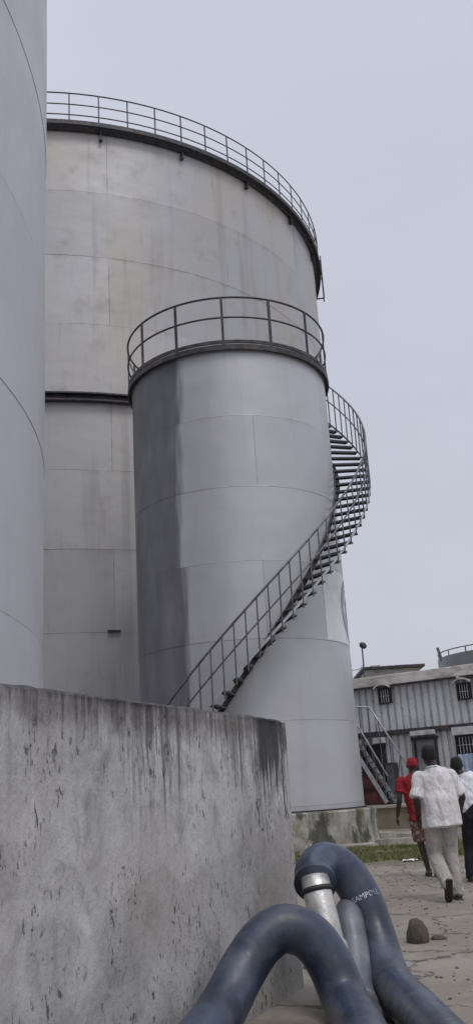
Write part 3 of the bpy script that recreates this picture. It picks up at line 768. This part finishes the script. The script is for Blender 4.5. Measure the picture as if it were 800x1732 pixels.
def ellipsoid(bm, c, s, rot=None):
    M = Matrix.Translation(c) @ (rot.to_4x4() if rot else Matrix.Identity(4)) @ Matrix.Diagonal((*s, 1))
    bmesh.ops.create_uvsphere(bm, u_segments=24, v_segments=16, radius=1., matrix=M)
def soften(o, voxel, smooth_it=6, disp=None, dscale=.15):
    r = o.modifiers.new('remesh', 'REMESH'); r.mode = 'VOXEL'; r.voxel_size = voxel; r.use_smooth_shade = True
    s = o.modifiers.new('smooth', 'SMOOTH'); s.factor = .5; s.iterations = smooth_it
    if disp:
        tx = bpy.data.textures.new('folds', 'CLOUDS'); tx.noise_scale = dscale; tx.noise_depth = 2
        d = o.modifiers.new('folds', 'DISPLACE'); d.texture = tx; d.strength = disp; d.mid_level = .5; d.texture_coords = 'LOCAL'
    return o
def hand(bm, wrist, d, palm_n, side):
    """palm, four fingers of unequal length, slightly curled, and a thumb"""
    d = Vector(d).normalized(); pn = Vector(palm_n); pn = (pn - d * pn.dot(d)).normalized(); sd = d.cross(pn).normalized() * side
    w = Vector(wrist)
    ell_loft(bm, [(w, .026, .022), (w + d * .03, .036, .018), (w + d * .07, .042, .016), (w + d * .095, .038, .014)], 14, up=pn)
    for k, ln in enumerate((.070, .080, .074, .058)):
        b0 = w + d * .088 + sd * (.030 - .020 * k)
        b1 = b0 + d * ln * .45 + pn * .006; b2 = b1 + (d * .8 + pn * .6).normalized() * ln * .32; b3 = b2 + (d * .5 + pn * .85).normalized() * ln * .26
        limb(bm, [b0 - d * .02, b0, b1, b2, b3], [.010, .0100, .0095, .0088, .0075], 8)
    t0 = w + d * .028 + sd * .030
    limb(bm, [t0 - sd * .01, t0 + sd * .016 + d * .018, t0 + sd * .026 + d * .046 + pn * .008, t0 + sd * .024 + d * .068 + pn * .018], [.014, .0125, .0105, .008], 8)
def head(bm, c, k=1.):
    c = Vector(c)
    ellipsoid(bm, c + Vector((0, -.005, .015)) * k, (.076 * k, .096 * k, .098 * k))
    ellipsoid(bm, c + Vector((0, .028, -.045)) * k, (.056 * k, .064 * k, .068 * k))           # jaw and cheeks
    limb(bm, [c + Vector((0, .092, .02)) * k, c + Vector((0, .108, -.012)) * k, c + Vector((0, .098, -.028)) * k], [.010 * k, .015 * k, .017 * k], 8)  # nose
    ellipsoid(bm, c + Vector((0, .085, -.055)) * k, (.024 * k, .012 * k, .010 * k))            # lips
    ellipsoid(bm, c + Vector((0, .084, .030)) * k, (.05 * k, .012 * k, .009 * k))              # brow
    for s in (-1, 1):
        ellipsoid(bm, c + Vector((s * .030, .086, .010)) * k, (.012 * k, .008 * k, .007 * k))
        ellipsoid(bm, c + Vector((s * .078, -.004, -.004)) * k, (.012 * k, .020 * k, .031 * k))  # ears
def shoe(bm, ankle, toe_dir, pitch=0.):
    a = Vector(ankle); t = Vector(toe_dir).normalized(); q = Matrix.Rotation(math.atan2(t.y, t.x), 3, 'Z') @ Matrix.Rotation(pitch, 3, 'Y')
    V = lambda x, z: a + q @ Vector((x, 0, z))
    ell_loft(bm, [(V(-.085, -.055), .030, .024), (V(-.06, -.045), .040, .042), (V(0, -.040), .044, .048), (V(.07, -.052), .050, .036), (V(.14, -.062), .050, .026), (V(.185, -.066), .034, .018)], 18, up=(0, 0, 1))
    ell_loft(bm, [(V(-.01, -.03), .042, .05), (V(-.005, .02), .042, .046)], 16)
    for x in (-.055, .03, .11): box(bm, V(x, -.083), (.11, .076, .016), rot=q)

def person(loc, rz, J, label, kit):
    """J: joints in metres, x right, y forward. One remeshed body; clothes and hair are its children."""
    H = J['head']; b = bmesh.new()
    head(b, H, 1.08)
    nb = J['neck']; pel = Vector(J['pelvis']); ch = Vector(J['chest'])
    limb(b, [Vector(H) + Vector((0, -.015, -.04)), nb, Vector(nb) - Vector((0, 0, .06))], [.056, .056, .058])
    ell_loft(b, [(pel - Vector((0, 0, .06)), .145, .10), (pel + Vector((0, 0, .04)), .155, .11), (pel.lerp(ch, .4), .135, .10), (pel.lerp(ch, .75), .155, .115), (ch, .155, .105), (ch + Vector((0, 0, .08)), .125, .08), (Vector(nb) - Vector((0, 0, .03)), .06, .055)], 24)
    for s, side in (('l', -1), ('r', 1)):
        sh, el, wr = [Vector(p) for p in J['arm_' + s]]
        limb(b, [ch + Vector((side * .10, 0, .06)), sh, sh.lerp(el, .5), el, el.lerp(wr, .35), wr], [.045, .045, .043, .040, .040, .027])
        hand(b, wr, (wr - el) + Vector((0, .0, -.06)), J.get('palm_' + s, (-side, .2, 0)), -side if False else 1)
        hip, kn, an = [Vector(p) for p in J['leg_' + s]]
        limb(b, [hip + Vector((0, 0, .05)), hip, hip.lerp(kn, .5), kn, kn.lerp(an, .3), an, an - Vector((0, 0, .03))], [.09, .088, .072, .055, .056, .036, .036])
        t = Vector(J['toe_' + s]).normalized()
        limb(b, [an + Vector((0, 0, .01)), an + t * .05 - Vector((0, 0, .045)), an + t * .14 - Vector((0, 0, .06))], [.036, .034, .022])
    body = obj('person', b, M_skin, None, True); soften(body, .0085, 3)
    body.location = loc; body.rotation_euler = (0, 0, rz); body.scale = (kit.get('scale', 1.),) * 3; tag(body, label, 'person')
    # trousers
    z = lambda v: Vector((0, 0, v))
    t = bmesh.new(); fat = kit.get('fat', 1.)
    ell_loft(t, [(pel - z(.09), .155 * fat, .125), (pel, .175 * fat, .135), (pel + z(.10), .165 * fat, .125), (pel + z(.17), .150 * fat, .118)], 28)
    for s, side in (('l', -1), ('r', 1)):
        hip, kn, an = [Vector(p) for p in J['leg_' + s]]
        if kit['short']:
            limb(t, [hip + z(.04), hip.lerp(kn, .5), kn + z(.03)], [.105, .108, .112])
        else:
            limb(t, [hip + z(.05), hip, hip.lerp(kn, .5), kn, kn.lerp(an, .5), an + z(.02), an - z(.035)], [.10, .105, .098, .084, .082, .080, .082])
    o = obj('shorts' if kit['short'] else 'trousers', t, kit['tmat'], body); soften(o, .012, 4, .022, .09)
    # shirt
    t = bmesh.new(); ex = kit.get('flare', 1.0); hem = kit.get('hem', -.02); bl = Vector(kit.get('lean', (0, 0, 0)))
    ell_loft(t, [(pel + z(hem) + bl, .205 * ex, .165 * ex), (pel.lerp(ch, .38) + bl * .6, (.102 * ex + .100 * fat), .08 * ex + .078), (pel.lerp(ch, .72) + bl * .2, .202 * fat, .150), (ch + z(.03), .200 * fat, .142), (ch + z(.10), .180, .122), ((ch + z(.10)).lerp(Vector(nb) - z(.02), .55), .125, .098), (Vector(nb) - z(.02), .068, .068)], 64, fold=.045 if not kit['cap'] else .02)
    for s, side in (('l', -1), ('r', 1)):
        sh, el, wr = [Vector(p) for p in J['arm_' + s]]; q = kit.get('sleeve', .95)
        limb(t, [ch + Vector((side * .09, 0, .05)), sh, sh.lerp(el, .5), sh.lerp(el, q)], [.066, .066, .068, .084])
    o = obj('shirt', t, kit['smat'], body); soften(o, .009, 3, .034, .19)
    if kit.get('collar', True):
        t = bmesh.new(); tube(t, [Vector(nb) + Vector((math.cos(a) * .070, math.sin(a) * .072 - .004, -.030 - .010 * math.sin(a))) for a in [2 * PI * k / 24 for k in range(24)]], .012, 8, closed=True); obj('collar', t, kit['smat'], body, True)
    # shoes
    for s in 'lr':
        t = bmesh.new(); an = Vector(J['leg_' + s][2]); shoe(t, an, J['toe_' + s], J.get('pitch_' + s, 0.)); o = obj('shoe', t, M_shoe, body); soften(o, .007, 2)
    # hair or cap
    t = bmesh.new(); Hc = Vector(H)
    bmesh.ops.create_uvsphere(t, u_segments=48, v_segments=36, radius=1.)
    for v in t.verts:
        d = v.co.copy()
        q = (abs(d.x) ** 2.6 + abs(d.y) ** 2.6 + abs(d.z) ** 2.6) ** (-1 / 2.6)      # boxy cropped hair outline
        k = q * (1.0 + (.035 * noise.noise(d * 7) + .02 * noise.noise(d * 19) if not kit['cap'] else .02 * noise.noise(d * 3)))
        base_l = -.28 if kit['cap'] else -.66
        lim = base_l if d.y < .05 else base_l + (d.y - .05) * 1.7
        if d.z < lim: k *= max(.72, 1 - (lim - d.z) * 1.2)
        v.co = Hc + Vector((d.x * .083 * k, d.y * .104 * k - .012, d.z * .105 * k + .018))
    o = obj('cap' if kit['cap'] else 'hair', t, M_redc if kit['cap'] else M_hair, body, True)
    return body

# main man: white untucked shirt, light trousers, mid-stride with the left foot lifted
J1 = dict(head=(-.035, .03, 1.645), neck=(-.015, .0, 1.53), chest=(0, .0, 1.33), pelvis=(.0, -.02, .95),
    arm_l=((-.20, .0, 1.405), (-.265, -.05, 1.14), (-.235, .10, .90)), arm_r=((.205, .0, 1.405), (.30, -.03, 1.15), (.315, .16, .98)),
    leg_l=((-.10, .0, .90), (-.085, .06, .50), (-.055, -.22, .20)), leg_r=((.10, .0, .90), (.105, .05, .49), (.12, .02, .085)),
    toe_l=(.02, 1, 0), toe_r=(.08, 1, 0), pitch_l=R(62), pitch_r=0.)
person((2.27, 11.85, 0), R(4), J1, 'man in an untucked white shirt and light beige trousers, one heel lifted',
       dict(scale=1.03, short=False, tmat=M_trous, smat=M_shirt, cap=False, flare=1.12, hem=-.13, fat=1.06, sleeve=.92, lean=(.03, 0, 0)))
# man in red
J2 = dict(head=(.01, .03, 1.645), neck=(.0, .0, 1.53), chest=(0, .0, 1.33), pelvis=(.04, 0, .95),
    arm_l=((-.20, .0, 1.42), (-.26, -.04, 1.14), (-.30, .05, .90)), arm_r=((.20, .0, 1.42), (.25, .02, 1.15), (.24, .14, .93)),
    leg_l=((-.05, .0, .90), (.02, .10, .50), (.09, .06, .085)), leg_r=((.12, .0, .90), (.16, .02, .50), (.20, -.10, .13)),
    toe_l=(.05, 1, 0), toe_r=(.05, 1, 0), pitch_l=0., pitch_r=R(25))
person((2.52, 14.9, 0), 0., J2, 'man in a red cap, red shirt and patterned shorts',
       dict(short=True, tmat=M_pat, smat=M_redc, cap=True, flare=.86, hem=-.12, fat=.9, sleeve=.6, collar=False))
# man in tucked white shirt
J3 = dict(head=(-.12, .06, 1.585), neck=(-.08, .02, 1.46), chest=(-.03, .0, 1.27), pelvis=(.03, -.02, .92),
    arm_l=((-.22, .0, 1.36), (-.27, .06, 1.10), (-.16, .22, .98)), arm_r=((.17, .0, 1.36), (.27, -.02, 1.10), (.25, .16, .92)),
    leg_l=((-.06, .0, .88), (-.08, .10, .48), (-.10, .08, .085)), leg_r=((.13, .0, .88), (.14, .02, .48), (.15, -.08, .10)),
    toe_l=(.0, 1, 0), toe_r=(.05, 1, 0), pitch_l=0., pitch_r=R(10))
person((3.09, 13.7, 0), R(-6), J3, 'man at the right edge in a white shirt tucked into black trousers',
       dict(short=False, tmat=M_black, smat=M_shirt2, cap=False, flare=.98, hem=.10, fat=1.12, sleeve=.95))

wrap_text('SAMPOLL', P1, 58, .1352, .05, .25, h1, M_txt)

# ------------------------------------------------------------------ light, sky
w = bpy.data.worlds.new('World'); sc.world = w; w.use_nodes = True; nt = w.node_tree; nt.nodes.clear()
out = nt.nodes.new('ShaderNodeOutputWorld'); bg = nt.nodes.new('ShaderNodeBackground'); nt.links.new(bg.outputs[0], out.inputs[0])
sky = nt.nodes.new('ShaderNodeTexSky'); sky.sky_type = 'NISHITA'; sky.sun_disc = False
SUN_EL, SUN_AZ = R(58), R(150)     # azimuth clockwise from +Y
sky.sun_elevation = SUN_EL; sky.sun_rotation = SUN_AZ; sky.air_density = 1.; sky.dust_density = 5.; sky.ozone_density = 1.
tc = nt.nodes.new('ShaderNodeTexCoord'); sp = nt.nodes.new('ShaderNodeSeparateXYZ'); nt.links.new(tc.outputs['Generated'], sp.inputs[0])
rp = nt.nodes.new('ShaderNodeValToRGB'); nt.links.new(sp.outputs[2], rp.inputs[0])
e = rp.color_ramp.elements
e[0].position = 0.; e[0].color = (6.0, 6.15, 6.95, 1); e[1].position = 1.; e[1].color = (19., 19.5, 21.3, 1)
a = e.new(.73); a.color = (6.35, 6.6, 7.65, 1); a = e.new(.85); a.color = (9.6, 10., 11.4, 1)
ns = nt.nodes.new('ShaderNodeTexNoise'); mp = nt.nodes.new('ShaderNodeMapping'); mp.inputs['Scale'].default_value = (1.2, 1.2, 3.); nt.links.new(tc.outputs['Generated'], mp.inputs[0]); nt.links.new(mp.outputs[0], ns.inputs[0])
ns.inputs['Scale'].default_value = 1.6; ns.inputs['Detail'].default_value = 5.
mr = nt.nodes.new('ShaderNodeMapRange'); nt.links.new(ns.outputs['Fac'], mr.inputs[0]); mr.inputs[1].default_value = .3; mr.inputs[2].default_value = .7; mr.inputs[3].default_value = .93; mr.inputs[4].default_value = 1.06
mu = nt.nodes.new('ShaderNodeVectorMath'); mu.operation = 'SCALE'; nt.links.new(rp.outputs[0], mu.inputs[0]); nt.links.new(mr.outputs[0], mu.inputs['Scale'])
mx = nt.nodes.new('ShaderNodeMix'); mx.data_type = 'RGBA'; mx.inputs[0].default_value = .12
nt.links.new(mu.outputs[0], mx.inputs[6]); nt.links.new(sky.outputs[0], mx.inputs[7]); nt.links.new(mx.outputs[2], bg.inputs[0])
bg.inputs[1].default_value = .1
sd = bpy.data.lights.new('sun', 'SUN'); sd.energy = .9; sd.angle = R(18); sd.color = (1., .96, .9)
so = bpy.data.objects.new('sun', sd); col.objects.link(so)
dirv = Vector((math.sin(SUN_AZ) * math.cos(SUN_EL), math.cos(SUN_AZ) * math.cos(SUN_EL), math.sin(SUN_EL)))
so.rotation_euler = (-dirv).to_track_quat('-Z', 'Y').to_euler(); so.location = (0, 0, 40)

# ------------------------------------------------------------------ camera
cd = bpy.data.cameras.new('camera'); cam = bpy.data.objects.new('camera', cd); col.objects.link(cam); sc.camera = cam
p, r = .303, -.0602
F = Vector((0, math.cos(p), math.sin(p))); U_ = Vector((0, -math.sin(p), math.cos(p))); X_ = Vector((1, 0, 0))
X = X_ * math.cos(r) + U_ * math.sin(r); U = -X_ * math.sin(r) + U_ * math.cos(r)
Mx = Matrix((X, U, -F)).transposed().to_4x4(); Mx.translation = (0, 0, 1.35); cam.matrix_world = Mx
cd.sensor_fit = 'VERTICAL'; cd.sensor_height = 24.; cd.lens = 24. * 1.0997 * 1392 / 1732; cd.clip_end = 2000; cd.clip_start = .05
sc.render.resolution_x = 472; sc.render.resolution_y = 1024
sc.view_settings.view_transform = 'Standard'; sc.view_settings.look = 'None'; sc.view_settings.exposure = 0.; sc.view_settings.gamma = 1.
